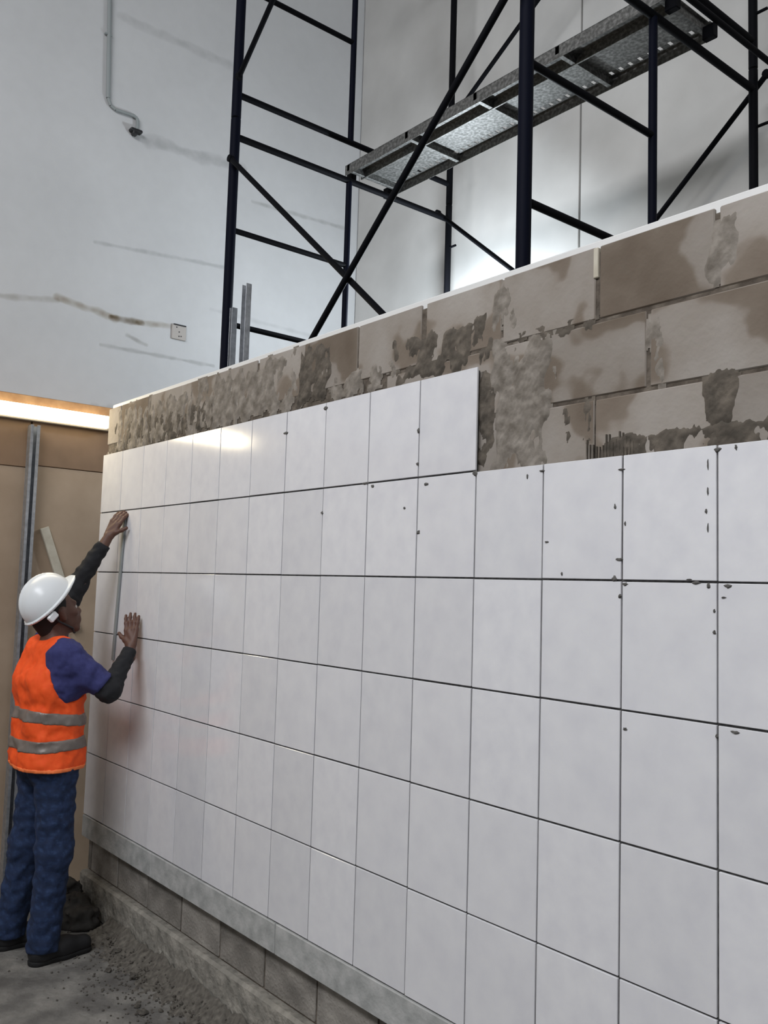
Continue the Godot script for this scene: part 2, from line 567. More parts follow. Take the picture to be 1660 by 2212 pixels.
# the streaks, scuffs and skim joints seen on the end wall (4.1 m by 4.1 m)
func stained(y0: float, y1: float) -> ImageTexture:
	var S := 700
	var img := Image.create(S, S, false, Image.FORMAT_RGB8)
	var n1 := fbm(201, 0.006, 4)
	var n2 := fbm(202, 0.05, 3)
	# [z, y, z, y, width, strength, brown]
	var marks := [
		[-0.22, 3.98, -1.24, 4.06, 0.018, 0.10, 0.0], [0.42, 3.47, 0.0, 3.53, 0.022, 0.12, 0.4], [0.0, 3.55, -0.39, 3.50, 0.030, 0.20, 0.6],
		[-0.36, 3.50, -0.58, 3.505, 0.022, 0.34, 0.4], [-0.56, 3.505, -0.80, 3.53, 0.024, 0.16, 0.6], [-0.48, 3.40, -0.62, 3.36, 0.018, 0.14, 0.2],
		[-0.30, 3.30, -1.14, 3.31, 0.016, 0.12, 0.1], [-0.28, 2.86, -0.62, 2.88, 0.055, 0.10, 0.1], [-0.55, 4.80, -1.3, 4.84, 0.05, 0.10, 0.0],
		[-0.30, 5.60, -1.25, 5.60, 0.04, 0.07, 0.0], [-1.40, 4.62, -2.30, 4.66, 0.018, 0.11, 0.1], [-1.10, 3.72, -2.3, 3.70, 0.02, 0.05, 0.0]]
	for j in S:
		var y := y1 - (y1 - y0) * j / S
		for i in S:
			var z := -2.4 + 4.1 * i / S
			var v := 0.765 + 0.022 * n1.get_noise_2d(i, j) + 0.008 * n2.get_noise_2d(i, j)
			var c := Vector3(v * 0.995, v, v * 1.004)
			for m in marks:
				if y < minf(m[1], m[3]) - 0.12 or y > maxf(m[1], m[3]) + 0.12: continue
				var a := Vector2(m[0], m[1])
				var b := Vector2(m[2], m[3])
				var q := Vector2(z, y)
				var t := clampf((q - a).dot(b - a) / (b - a).length_squared(), 0.0, 1.0)
				var dd: float = (q - a - (b - a) * t).length() / (m[4] * (1.0 + 0.6 * n2.get_noise_2d(i * 0.6 + 90.0, j * 0.6)))
				if dd < 1.0:
					var s: float = m[5] * (1.0 - dd * dd) * (0.8 + 0.5 * n2.get_noise_2d(i, j + 300))
					c -= Vector3(1.0 - 0.25 * m[6], 1.0, 1.0 + 0.35 * m[6]) * s
			img.set_pixel(i, j, Color(c.x, c.y, c.z))
	return ImageTexture.create_from_image(img)

func tiled_wall() -> void:
	var w := base("wall_middle", "rough concrete block wall clad with large glossy white tiles", "wall", Vector3.ZERO, "", "structure")
	put(span(Vector3(WEND, 0.380, -0.17), Vector3(WR, WTOP - 0.012, ZB - 0.004), 0.004), "mortar_core", M.joint, w)
	put(span(Vector3(WEND, 0.0, -0.17), Vector3(WR, 0.349, ZB - 0.024), 0.004), "mortar_core", M.joint, w)
	# blocks of the open courses
	var r := RandomNumberGenerator.new()
	r.seed = 5
	var L := 0.352
	var courses := [[2.492, WTOP, -0.366, WEND, "block"], [2.280, 2.492, -0.206, -0.99, "block"], [2.069, 2.280, -0.366, -0.99, "block"], [0.192, 0.359, -1.574, WEND, "base_block"]]
	var bi := 0
	for c in courses:
		var len: float = L if c[4] == "block" else 0.3473
		var k0 := int(floor((c[3] - c[2]) / len))
		var k := k0
		while c[2] + k * len < WR:
			var x0: float = maxf(c[2] + k * len + 0.006, WEND)
			var x1: float = minf(c[2] + (k + 1) * len - 0.006, WR)
			k += 1
			if x1 - x0 < 0.03 or x1 < c[3]: continue
			var top: float = c[1] - (0.0 if c[1] == WTOP else 0.006)
			var face := ZB if c[4] == "block" else ZB - 0.018
			var bm := span(Vector3(x0 - (x0 + x1) / 2, c[0] + 0.005, -0.13), Vector3(x1 - (x0 + x1) / 2, top, face + r.randf_range(-0.001, 0.001)), 0.003)
			var o := put(bm, "block", M["%s%d" % [c[4], bi % 3]], w, Vector3((x0 + x1) / 2, 0, 0))
			o.rotation.z = r.randf_range(-0.004, 0.004)
			bi += 1 + int(r.randf() * 2.0)
	# cap strip along the top, the backlit glow put into its white
	put(span(Vector3(WEND + 0.02, WTOP - 0.02, -0.165), Vector3(WR, WTOP + 0.022, -0.03), 0.005), "bright_cap_strip", M.bright_edge, w)
	# adhesive bed, tiles
	put(span(Vector3(WEND + 0.006, T0 + 0.004, -0.032), Vector3(WR, T0 + 5 * TH - 0.006, -0.006)), "grout_bed", M.grout, w)
	put(span(Vector3(WEND + 0.006, T0 + 5 * TH - 0.01, -0.032), Vector3(-3 * TW - 0.012, T0 + 6 * TH - 0.008, -0.006)), "grout_bed", M.grout, w)
	var tm := box_mesh(Vector3(TW - 0.0050, TH - 0.0054, 0.008), 0.0012)
	for row in 6:
		for i in range(-7, 14):
			if row == 5 and i < 3: continue
			var o := put(tm, "tile", M["tile%d" % (r.randi() % 3)], w, Vector3(-(i + 0.5) * TW + r.randf_range(-0.0005, 0.0005), T0 + (row + 0.5) * TH + r.randf_range(-0.0005, 0.0005), -0.004 + r.randf_range(-0.0004, 0.0004)))
			o.rotation = Vector3(r.randf_range(-0.002, 0.002), r.randf_range(-0.002, 0.002), r.randf_range(-0.0008, 0.0008))
	# sill band below the tiles, footing
	var sx := WEND
	for len in [0.85, 1.06, 1.35, 1.3, 1.342]:
		put(span(Vector3(sx + 0.002, 0.374, -0.05), Vector3(sx + len - 0.002, T0 - 0.003, 0.004), 0.003), "sill", M.sill, w)
		sx += len
	put(span(Vector3(WEND - 0.02, 0.0, -0.06), Vector3(WR, 0.190, -0.004), 0.012), "footing", M.plinth, w)
	# mortar smeared over the blocks
	smear(w, -0.775, -0.500, 2.065, 2.515, ZB, 0.010, 301, 0.62, M.smear)
	smear(w, -0.83, -0.72, 2.08, 2.56, ZB, 0.012, 303, 0.30, M.smear_dark)
	smear(w, -0.54, 0.62, 2.055, 2.185, ZB, 0.009, 305, 0.30, M.smear_dark)
	smear(w, -0.52, -0.34, 2.10, 2.31, ZB, 0.008, 307, 0.06, M.smear_dark)
	smear(w, -0.06, 0.05, 2.06, 2.31, ZB, 0.010, 309, 0.40, M.smear_dark)
	smear(w, -0.055, 0.05, 2.47, 2.70, ZB, 0.006, 311, 0.22, M.smear)
	smear(w, -0.78, -0.64, 2.49, 2.70, ZB, 0.005, 312, 0.20, M.smear)
	smear(w, -0.78, -0.30, 2.46, 2.53, ZB, 0.006, 313, 0.15, M.smear_dark)
	smear(w, -0.26, -0.14, 2.26, 2.51, ZB, 0.005, 314, 0.15, M.smear)
	smear(w, -1.28, -0.74, 2.425, 2.62, ZB, 0.010, 315, 0.30, M.smear_dark)
	smear(w, -1.62, -1.18, 2.425, 2.56, ZB, 0.009, 317, 0.25, M.smear)
	smear(w, -1.84, -1.58, 2.425, 2.70, ZB, 0.010, 319, 0.45, M.smear_dark)
	smear(w, -2.75, -1.78, 2.425, 2.705, ZB, 0.006, 321, 0.50, M.smear, 0.008)
	smear(w, -3.72, -2.55, 2.425, 2.705, ZB, 0.008, 323, 0.40, M.smear, 0.008)
	smear(w, -3.72, -2.3, 2.42, 2.62, ZB, 0.009, 325, 0.16, M.smear_dark, 0.008)
	smear(w, 0.10, 0.7, 2.24, 2.33, ZB, 0.006, 326, 0.10, M.smear_dark)
	# combed adhesive ridges above the open row, wooden wedge in a top joint
	for k in 15:
		var hh := r.randf_range(0.045, 0.085)
		put(span(Vector3(-0.0022, 0.0, -0.004), Vector3(0.0022, hh, 0.006), 0.001), "adhesive_ridge", M.smear_dark, w, Vector3(-0.392 + k * 0.0105, 2.095, ZB))
	put(span(Vector3(-0.012, 0.0, -0.01), Vector3(0.004, 0.085, 0.004), 0.002), "wooden_wedge", M.pale_wood, w, Vector3(-0.366, 2.612, ZB))
	# cement splashes on the tiles
	var spots := [[-0.270,1.842,0.0154,0.0053],[-0.287,1.792,0.0099,0.0095],[-0.253,1.779,0.0111,0.0059],[-0.269,1.748,0.0070,0.0071],[-0.286,1.978,0.0043,0.0096],[-0.007,1.671,0.0058,0.0064],[-0.054,1.786,0.0157,0.0044],[-0.022,1.779,0.0071,0.0076],[0.028,1.779,0.0147,0.0064],[0.044,1.451,0.0133,0.0046],[-0.533,2.092,0.0118,0.0039],[-0.267,2.074,0.0141,0.0030],[0.002,2.098,0.0129,0.0066],[0.048,2.100,0.0045,0.0100],[-1.061,2.268,0.0080,0.0108],[-1.061,2.158,0.0091,0.0077],[-1.016,2.088,0.0133,0.0060],[-1.293,2.100,0.0128,0.0081],[-1.335,2.113,0.0183,0.0066],[-1.120,2.015,0.0070,0.0069],[-1.048,1.933,0.0101,0.0090],[-1.591,2.414,0.0178,0.0089],[-1.853,2.350,0.0234,0.0075],[-0.023,2.065,0.0024,0.0166],[-0.023,2.003,0.0024,0.0143],[-0.028,1.954,0.0042,0.0077],[-0.023,1.915,0.0024,0.0142],[-0.512,1.892,0.0099,0.0032],[-0.586,2.079,0.0035,0.0120],[-0.457,1.803,0.0040,0.0063],[-0.797,2.106,0.0196,0.0100],[-0.007,1.721,0.0035,0.0054],[0.016,1.753,0.0080,0.0032],[-0.254,1.934,0.0035,0.0071],[-1.588,2.020,0.0118,0.0069],[-0.250,1.417,0.0082,0.0046],[-0.001,1.436,0.0057,0.0052],[-0.073,1.793,0.0110,0.0033]]
	for i in spots.size():
		var q: Array = spots[i]
		put(splash(q[2] * 0.9, q[3] * 0.9, 400 + i), "cement_splash", M.spot, w, Vector3(q[0], q[1], 0.0012))

func partition() -> void:
	var w := base("wall_corner", "beige board partition below the white end wall", "wall", Vector3.ZERO, "", "structure")
	put(span(Vector3(-4.598, 2.70, -0.45), Vector3(-4.04, 2.775, 3.4), 0.004), "wooden_header", M.wood, w)
	for q in [[-0.45, 0.285, 2.382], [0.295, 1.49, 2.366], [1.50, 2.4, 2.366], [2.41, 3.4, 2.366]]:
		put(span(Vector3(-4.07, 0.0, q[0]), Vector3(-4.052, q[2] - 0.002, q[1]), 0.002), "board", M.board, w)
		put(span(Vector3(-4.07, q[2], q[0]), Vector3(-4.047, 2.70, q[1]), 0.002), "board", M.board_dark, w)
	put(span(Vector3(-4.10, 0.0, -0.45), Vector3(-4.072, 2.70, 3.4)), "backing", M.wood, w)
	put(span(Vector3(-4.598, 0.0, 3.37), Vector3(-4.06, 2.70, 3.4)), "side_board", M.board, w)
	# stud in front of the boards
	var s := base("metal_stud", "galvanised upright stud in front of the beige boards", "stud", Vector3(-4.0, 0, 0.29))
	put(span(Vector3(-0.030, 0, -0.026), Vector3(-0.028, 2.60, 0.026), 0.0005), "web", M.zinc, s)
	put(span(Vector3(-0.028, 0, -0.026), Vector3(0.026, 2.60, -0.024), 0.0005), "flange", M.zinc, s)
	put(span(Vector3(-0.028, 0, 0.024), Vector3(0.026, 2.60, 0.026), 0.0005), "flange", M.zinc, s)
	put(span(Vector3(0.024, 0, -0.024), Vector3(0.026, 2.60, -0.008), 0.0005), "lip", M.zinc, s)
	put(span(Vector3(0.024, 0, 0.010), Vector3(0.026, 2.60, 0.024), 0.0005), "lip", M.zinc, s)
	var st := begin()
	var a := Vector3(-4.035, 2.03, 0.19)
	var b := Vector3(-4.035, 1.45, -0.03)
	var d := (b - a).normalized()
	add_box(st, (a + b) * 0.5, Vector3((b - a).length(), 0.05, 0.022), 0.003, Basis(d, Vector3(0, -d.z, d.y), Vector3.RIGHT))
	tag(put(st.commit(), "wooden_strip", M.pale_wood, self), "short pale wooden strip slanting across the beige boards", "strip")

func tube_lamp() -> void:
	var t := base("fluorescent_lamp", "glowing fluorescent batten lamp mounted above the beige boards", "lamp", Vector3(-4.046, 2.668, 0.45))
	put(span(Vector3(0, -0.040, -0.62), Vector3(0.032, 0.006, 0.62), 0.004), "housing", M.grey_plastic, t)
	put(span(Vector3(0.030, -0.030, -0.59), Vector3(0.085, 0.042, 0.59), 0.012), "lamp_diffuser", glow(Color(1.0, 0.95, 0.82), 4.0), t)
	for z in [-0.605, 0.605]:
		put(span(Vector3(0.03, -0.030, z - 0.014), Vector3(0.085, 0.042, z + 0.014), 0.004), "end_holder", M.grey_plastic, t)
	put(span(Vector3(0.02, 0.02, 0.10), Vector3(0.05, 0.032, 0.16), 0.003), "clip", M.pale_wood, t)
	var l := AreaLight3D.new()
	l.name = "lamp_light"
	l.area_size = Vector2(1.18, 0.06)
	l.light_color = Color(1.0, 0.93, 0.78)
	l.light_energy = 1.0
	l.shadow_enabled = true
	t.add_child(l)
	l.position = Vector3(0.092, 0.005, 0.0)
	l.rotation.y = -PI / 2

func unseen_bulb_lamp() -> void:
	var p := Vector3(-2.98, 3.42, -1.94)
	var t := base("unseen_work_light", "unseen tripod lamp with a bare bulb, placed behind the block wall to light the walls there", "lamp", Vector3(p.x, 0, p.z))  # lamp out of view, placed to brighten the end and back walls
	put(tube(Vector3(0, 0.5, 0), Vector3(0, p.y - 0.10, 0), 0.016), "pole", M.dark_plastic, t)
	for k in 3:
		var a := TAU * k / 3.0 + 0.15
		put(tube(Vector3(0, 0.95, 0), Vector3(cos(a) * 0.30, 0.012, sin(a) * 0.30), 0.012), "leg", M.dark_plastic, t)
	put(lathe([[-0.11, 0.001], [-0.11, 0.024], [-0.045, 0.024], [-0.045, 0.001]], Vector3.UP, Vector3(0, p.y, 0), 16), "socket", M.dark_plastic, t)
	put(lathe([[-0.05, 0.018], [-0.03, 0.03], [0.0, 0.048], [0.03, 0.052], [0.06, 0.040], [0.078, 0.018], [0.082, 0.001]], Vector3.UP, Vector3(0, p.y, 0), 20), "lamp_bulb", glow(Color(0.94, 0.97, 1.0), 8.0), t)
	var l := OmniLight3D.new()
	l.name = "bulb_light"
	l.light_color = Color(0.92, 0.965, 1.0)
	l.light_energy = BULB
	l.light_size = 0.04
	l.omni_range = 20.0
	l.omni_attenuation = 2.0
	l.shadow_enabled = true
	t.add_child(l)
	l.position = Vector3(0, p.y + 0.02, 0)

func unseen_floods() -> void:
	# unseen flood panels, out of view overhead, placed to light the tiles
	var where := ["left", "middle", "right"]
	for i in 3:
		var t := base("unseen_flood_panel", "%s of three unseen white flood panels placed behind the viewer to light the tiles" % where[i], "lamp", Vector3(-1.5 + 2.0 * i, 6.2, 4.7), "unseen flood panels")
		var tilt := Basis(Vector3.RIGHT, -0.70)
		put(box_mesh(Vector3(1.96, 1.26, 0.06), 0.01, Vector3.ZERO, tilt), "housing", M.grey_plastic, t)
		put(box_mesh(Vector3(1.90, 1.20, 0.01), 0.003, tilt * Vector3(0, 0, -0.034), tilt), "lamp_diffuser", glow(Color(0.96, 0.98, 1.0), 3.0), t)
		put(tube(Vector3(0, 0.03, 0.03), Vector3(0, 0.798, 0.03), 0.02), "hanger", M.dark_plastic, t)
		var l := AreaLight3D.new()
		l.name = "flood_light"
		l.area_size = Vector2(1.90, 1.20)
		l.light_color = Color(0.985, 0.985, 1.0)
		l.light_energy = FLOOD
		l.shadow_enabled = true
		t.add_child(l)
		l.transform = Transform3D(tilt, tilt * Vector3(0, 0, -0.045))

# ---------------------------------------------------------------- scaffold
const XA := -3.235
const XB := -1.045
const Z1 := -0.475
const Z2 := -1.29
const Z3 := -2.15

func scaffold_frame(x: float, y0: float, y1: float, label: String) -> Node3D:
	var t := base("ladder_frame", label, "scaffold", Vector3(x, y0, 0))  # one ladder frame of the scaffold, with posts, beams and rungs
	var h := y1 - y0
	put(tube(Vector3(0, 0, Z1), Vector3(0, h, Z1), 0.028, 16), "post", M.paint, t)
	put(tube(Vector3(0, 0, Z3), Vector3(0, h, Z3), 0.022, 16), "post", M.paint_black, t)
	put(tube(Vector3(0, 0.14, Z2), Vector3(0, h - 0.11, Z2), 0.019, 14), "inner_post", M.paint, t)
	put(tube(Vector3(0, 0.14, Z1), Vector3(0, 0.14, Z3), 0.018, 12), "beam", M.paint_black, t)
	put(tube(Vector3(0, h - 0.10, Z1), Vector3(0, h - 0.10, Z3), 0.019, 12), "beam", M.paint_black, t)
	for y in [h - 0.645, h - 1.185]:
		put(tube(Vector3(0, y, Z1), Vector3(0, y, Z2), 0.016, 12), "rung", M.paint_black, t)
	for z in [Z1, Z3]:
		for y in [0.28, h - 0.30]:
			put(tube(Vector3(-0.02, y, z), Vector3(0.075, y, z), 0.008, 8), "lock_pin", M.paint_black, t)
	return t

func brace(a: Vector3, b: Vector3, label: String) -> void:
	var t := base("scaffold_brace", label, "brace", a, "")
	put(tube(Vector3.ZERO, b - a, 0.0145, 10), "rod", M.paint_black, t)
	var d := (b - a).normalized()
	for e in [Vector3.ZERO, b - a]:
		var s: Vector3 = d * (0.03 if e == Vector3.ZERO else -0.03)
		put(tube(e + s * 0.2 + Vector3(0, 0, -0.012), e + s * 0.2 + Vector3(0, 0, 0.016), 0.02, 10), "end_plate", M.paint_black, t)

func scaffold() -> void:
	scaffold_frame(XA, 0.40, 2.385, "dark blue lowest scaffold frame nearest the end wall, hidden behind the block wall")
	scaffold_frame(XA, 2.395, 4.375, "dark blue scaffold frame carrying the left end of the metal plank")
	scaffold_frame(XA, 4.385, 6.365, "dark blue upper scaffold frame stacked above the plank's left end")
	scaffold_frame(XB, 0.40, 2.385, "dark blue lowest scaffold frame in the middle, hidden behind the block wall")
	scaffold_frame(XB, 2.395, 4.375, "dark blue scaffold frame carrying the right end of the metal plank")
	scaffold_frame(XB, 4.385, 6.365, "dark blue upper scaffold frame stacked above the plank's right end")
	for x in [XA, XB]:
		var which: String = "left" if x == XA else "right"
		for z in [Z1, Z3]:
			var f := base("screw_jack", "grey screw jack under the %s scaffold frame, %s post" % [which, "near" if z == Z1 else "far"], "jack", Vector3(x, 0, z))
			put(tube(Vector3(0, 0.01, 0), Vector3(0, 0.40, 0), 0.018), "screw", M.zinc, f)
			put(span(Vector3(-0.07, 0, -0.07), Vector3(0.07, 0.01, 0.07)), "foot_plate", M.zinc, f)
	var e := 0.05
	brace(Vector3(XA + 0.05, 4.11, Z1 + e), Vector3(XB - 0.03, 2.30, Z1 + e), "black brace dropping right from the left scaffold post's near side")
	brace(Vector3(XA + 0.05, 2.08, Z1 + e + 0.03), Vector3(XB - 0.01, 3.99, Z1 + e + 0.03), "long black brace rising right in front of the metal plank")
	brace(Vector3(XA - 0.06, 4.33, Z3 + e), Vector3(XB, 2.45, Z3 + e), "thin black brace dropping right behind the metal plank")
	brace(Vector3(XA, 2.40, Z3 - e), Vector3(XB + 0.05, 4.36, Z3 - e), "black brace rising to the post at the right picture edge")
	brace(Vector3(XA + 0.10, 4.56, Z1 + e), Vector3(XB - 0.03, 6.35, Z1 + e), "black brace of the upper tier starting at the left scaffold post")
	brace(Vector3(XA + 0.02, 4.92, Z3 + e), Vector3(XB, 6.30, Z3 + e), "thin upper black brace rising behind the long front brace")
	# plank
	var t := base("scaffold_plank", "perforated grey galvanised metal plank spanning the two scaffold frames", "plank", Vector3(XA, 4.325, 0))
	var L := XB - XA + 0.06
	var n := -1.27
	var fz := -1.69
	put(span(Vector3(-0.02, 0.044, fz + 0.055), Vector3(L, 0.048, n), 0.001), "deck_sheet", M.plank, t)
	var st := begin()
	var x := -0.02
	while x < L - 0.02:
		add_box(st, Vector3(x + 0.019, 0.046, fz + 0.040), Vector3(0.038, 0.004, 0.030), 0.001)
		x += 0.056
	add_box(st, Vector3(L * 0.5 - 0.01, 0.046, fz + 0.0125), Vector3(L + 0.02, 0.004, 0.025), 0.001)
	put(st.commit(), "perforated_strip", M.plank, t)
	put(span(Vector3(-0.02, -0.018, n - 0.003), Vector3(L, 0.048, n), 0.001), "side_flange", M.plank, t)
	put(span(Vector3(-0.02, -0.010, fz), Vector3(L, 0.048, fz + 0.003), 0.001), "side_flange", M.plank, t)
	put(span(Vector3(-0.02, 0.0, -1.405), Vector3(L, 0.046, -1.395), 0.001), "stiffener", M.plank, t)
	for k in 5:
		var xx := 0.0 + (L - 0.04) * k / 4.0
		put(span(Vector3(xx, 0.004, fz), Vector3(xx + 0.025, 0.045, n), 0.001), "cross_rib", M.plank, t)
	for xx in [-0.03, L + 0.01]:
		for zz in [n - 0.06, fz + 0.06]:
			put(span(Vector3(xx - 0.03, -0.045, zz - 0.018), Vector3(xx + 0.03, 0.02, zz + 0.018), 0.004), "hook", M.paint_black, t)
	# second bar beside the right header
	tag(put(tube(Vector3(XB + 0.10, 4.36, Z2 + 0.02), Vector3(XB + 0.10, 4.36, Z3 - 0.1), 0.014), "clamp_bar", M.paint_black, self), "short dark bar lying beside the plank's right end", "bar")

# ---------------------------------------------------------------- small things on the walls
func fittings() -> void:
	var t := base("conduit_pipe", "thin grey conduit dropping down the end wall with a small dark fitting", "pipe", Vector3(-4.585, 4.82, -0.46))
	var st := begin()
	var pts := [Vector3(0, 2.18, 0.30), Vector3(0, 0.16, 0.215), Vector3(0, 0.115, 0.195), Vector3(0, 0.10, 0.16), Vector3(0, 0.105, 0.03), Vector3(0.0, 0.095, 0.005), Vector3(0.0, 0.07, 0.0), Vector3(0.0, 0.0, 0.0)]
	add_tube(st, pts.slice(0, 2), 0.014, 10)
	add_tube(st, pts.slice(1), 0.011, 10)
	put(st.commit(), "pipe_run", M.conduit, t)
	put(box_mesh(Vector3(0.05, 0.022, 0.085), 0.006, Vector3(0.012, -0.005, 0.014)), "fitting", M.dark_plastic, t)
	put(box_mesh(Vector3(0.045, 0.035, 0.035), 0.006, Vector3(0.012, -0.022, 0.022)), "nozzle", M.dark_plastic, t)
	for y in [0.6, 1.5]:
		put(box_mesh(Vector3(0.02, 0.012, 0.05), 0.002, Vector3(0, y, 0.215 + y * 0.04)), "clip", M.conduit, t)
	var j := base("junction_box", "small pale junction box with dark screw holes on the stained end wall", "junction box", Vector3(-4.6, 3.49, -0.85))
	put(span(Vector3(0, -0.05, -0.055), Vector3(0.012, 0.055, 0.055), 0.004), "cover", M.grey_plastic, j)
	for q in [[0.005, 0.0], [-0.024, -0.016], [-0.026, 0.0], [0.036, 0.02]]:
		put(tube(Vector3(0.010, q[0], q[1]), Vector3(0.0135, q[0], q[1]), 0.005, 8), "screw", M.dark_plastic, j)
	put(span(Vector3(0.0, 0.05, -0.05), Vector3(0.02, 0.058, 0.045), 0.002), "lid_edge", M.dark_plastic, j)
	# loose studs standing behind the wall
	for q in [[-2.832, 3.285, -0.36, "taller"], [-2.905, 3.17, -0.33, "shorter"]]:
		var s := base("loose_stud", "%s of two galvanised studs standing behind the wall by the scaffold post" % q[3], "stud", Vector3(q[0], 0, q[2]))
		var w: float = 0.022 if q[3] == "taller" else 0.012
		put(span(Vector3(-w, 0, -0.016), Vector3(-w + 0.002, q[1], 0.016), 0.0005), "flange", M.zinc, s)
		put(span(Vector3(w - 0.002, 0, -0.016), Vector3(w, q[1], 0.016), 0.0005), "flange", M.zinc, s)
		put(span(Vector3(-w, 0, -0.016), Vector3(w, q[1], -0.014), 0.0005), "web", M.zinc, s)
	# narrow grey strip against the tiles
	st = begin()
	var a := Vector3(-3.348, 2.09, 0.007)
	var b := Vector3(-3.408, 1.33, 0.007)
	var d := (b - a).normalized()
	add_box(st, (a + b) * 0.5, Vector3((b - a).length(), 0.022, 0.010), 0.002, Basis(d, Vector3(-d.y, d.x, 0), Vector3(0, 0, 1)))
	tag(put(st.commit(), "grey_strip", M.conduit, self), "narrow grey strip against the tiles below the raised hand", "grey_strip")

# ---------------------------------------------------------------- rubble along the foot of the wall
func rubble() -> void:
	var n1 := fbm(501, 3.5, 4)
	var n2 := fbm(502, 28.0, 3)
	var cell := 0.02
	var x0 := -3.28
	var nx := int((1.6 - x0) / cell)
	var nz := 34
	var V := PackedVector3Array()
	var I := PackedInt32Array()
	for j in nz + 1:
		for i in nx + 1:
			var x := x0 + i * cell
			var z := 0.001 + j * cell
			var wd := 0.16 + 0.10 * n1.get_noise_2d(x, 3.0) + 0.10 * smoothstep(-2.9, -3.6, x)
			var e := clampf(1.0 - z / maxf(wd, 0.05), 0.0, 1.0)
			var h := 0.075 * e * e * (1.0 + 0.5 * n1.get_noise_2d(x, z)) + 0.016 * clampf(1.0 - z / 0.45, 0.0, 1.0) * (n2.get_noise_2d(x, z) + 0.1) + 0.012 * e * n2.get_noise_2d(x + 9.0, z)
			V.append(Vector3(x, h - 0.004, z))
	for j in nz:
		for i in nx:
			var o := i + (nx + 1) * j
			if maxf(maxf(V[o].y, V[o + 1].y), maxf(V[o + nx + 1].y, V[o + nx + 2].y)) < 0.001: continue
			I.append_array(PackedInt32Array([o, o + 1, o + nx + 2, o, o + nx + 2, o + nx + 1]))
	var mo := put(done({"v": V, "i": I}), "mortar_heap", M.rubble, self)
	tag(mo, "low heap of crumbled mortar along the foot of the wall", "rubble", "", "stuff")
	var shapes := []
	for k in 5: shapes.append(stone_mesh(600 + k))
	var r := RandomNumberGenerator.new()
	r.seed = 77
	# single lumps big enough to tell apart
	for k in 22:
		var x := r.randf_range(-3.0, -1.6)
		var z := absf(r.randfn(0.0, 0.13)) + 0.07
		var s := r.randf_range(0.014, 0.042)
		if z > 0.14 and x < -2.95: x += 0.6
		var o := put(shapes[k % 5], "mortar_lump", M.stone, self, Vector3(x, s * 0.16 + 0.05 * clampf(1.0 - z / 0.16, 0.0, 1.0), z))
		o.scale = Vector3(s, s * 0.8, s * r.randf_range(0.8, 1.2))
		o.rotation.y = r.randf() * TAU
		tag(o, "small lump of broken mortar lying near the foot of the tiled wall", "rubble", "mortar lumps on the floor")
	var mm := MultiMesh.new()
	mm.transform_format = MultiMesh.TRANSFORM_3D
	mm.mesh = shapes[1]
	mm.instance_count = 1800
	for k in 1800:
		var x := r.randf_range(-3.3, 0.5)
		var z := absf(r.randfn(0.0, 0.16)) + 0.03
		var s := r.randf_range(0.004, 0.012)
		mm.set_instance_transform(k, Transform3D(Basis(Vector3.UP, r.randf() * TAU).scaled(Vector3.ONE * s), Vector3(x, 0.002 + 0.06 * pow(clampf(1.0 - z / 0.18, 0.0, 1.0), 2.0), z)))
	var mi := MultiMeshInstance3D.new()
	mi.multimesh = mm
	mi.material_override = M.stone
	mi.name = numbered("grit")
	add_child(mi)
	tag(mi, "fine mortar grit scattered over the floor by the wall", "grit", "", "stuff")
	# dark lumpy pile in the corner
	var b := Blob.new()
	b.k = 0.08
	b.cap(Vector3(-3.62, 0.05, 0.13), Vector3(-3.46, 0.06, 0.10), 0.10, 0.08)
	b.cap(Vector3(-3.52, 0.03, 0.16), Vector3(-3.38, 0.03, 0.08), 0.07, 0.05)
	b.cap(Vector3(-3.66, 0.12, 0.10), Vector3(-3.60, 0.16, 0.09), 0.05, 0.03)
	b.noise = fbm(520, 14.0, 3)
	b.amp = 0.035
	b.cut(Vector3(0, -1, 0), Vector3(0, 0.001, 0))
	b.cut(Vector3(0, 0, -1), Vector3(0, 0, 0.006))
	tag(put(blob_mesh(b, Vector3(-3.80, -0.01, -0.005), Vector3(-3.2, 0.26, 0.32), 0.012), "crumpled_pile", M.dark_pile, self), "dark crumpled pile lying in the corner beside the worker's feet", "dark_pile")

# ---------------------------------------------------------------- the worker
func finger(b: Blob, root: Vector3, dir: Vector3, bend: Vector3, lens: Array, r0: float) -> Vector3:
	var p := root
	var d := dir.normalized()
	for i in lens.size():
		var q: Vector3 = p + d * lens[i]
		b.cap(p, q, r0 - 0.0008 * i, r0 - 0.0008 * (i + 1))
		p = q
		d = (d + bend).normalized()
	return p

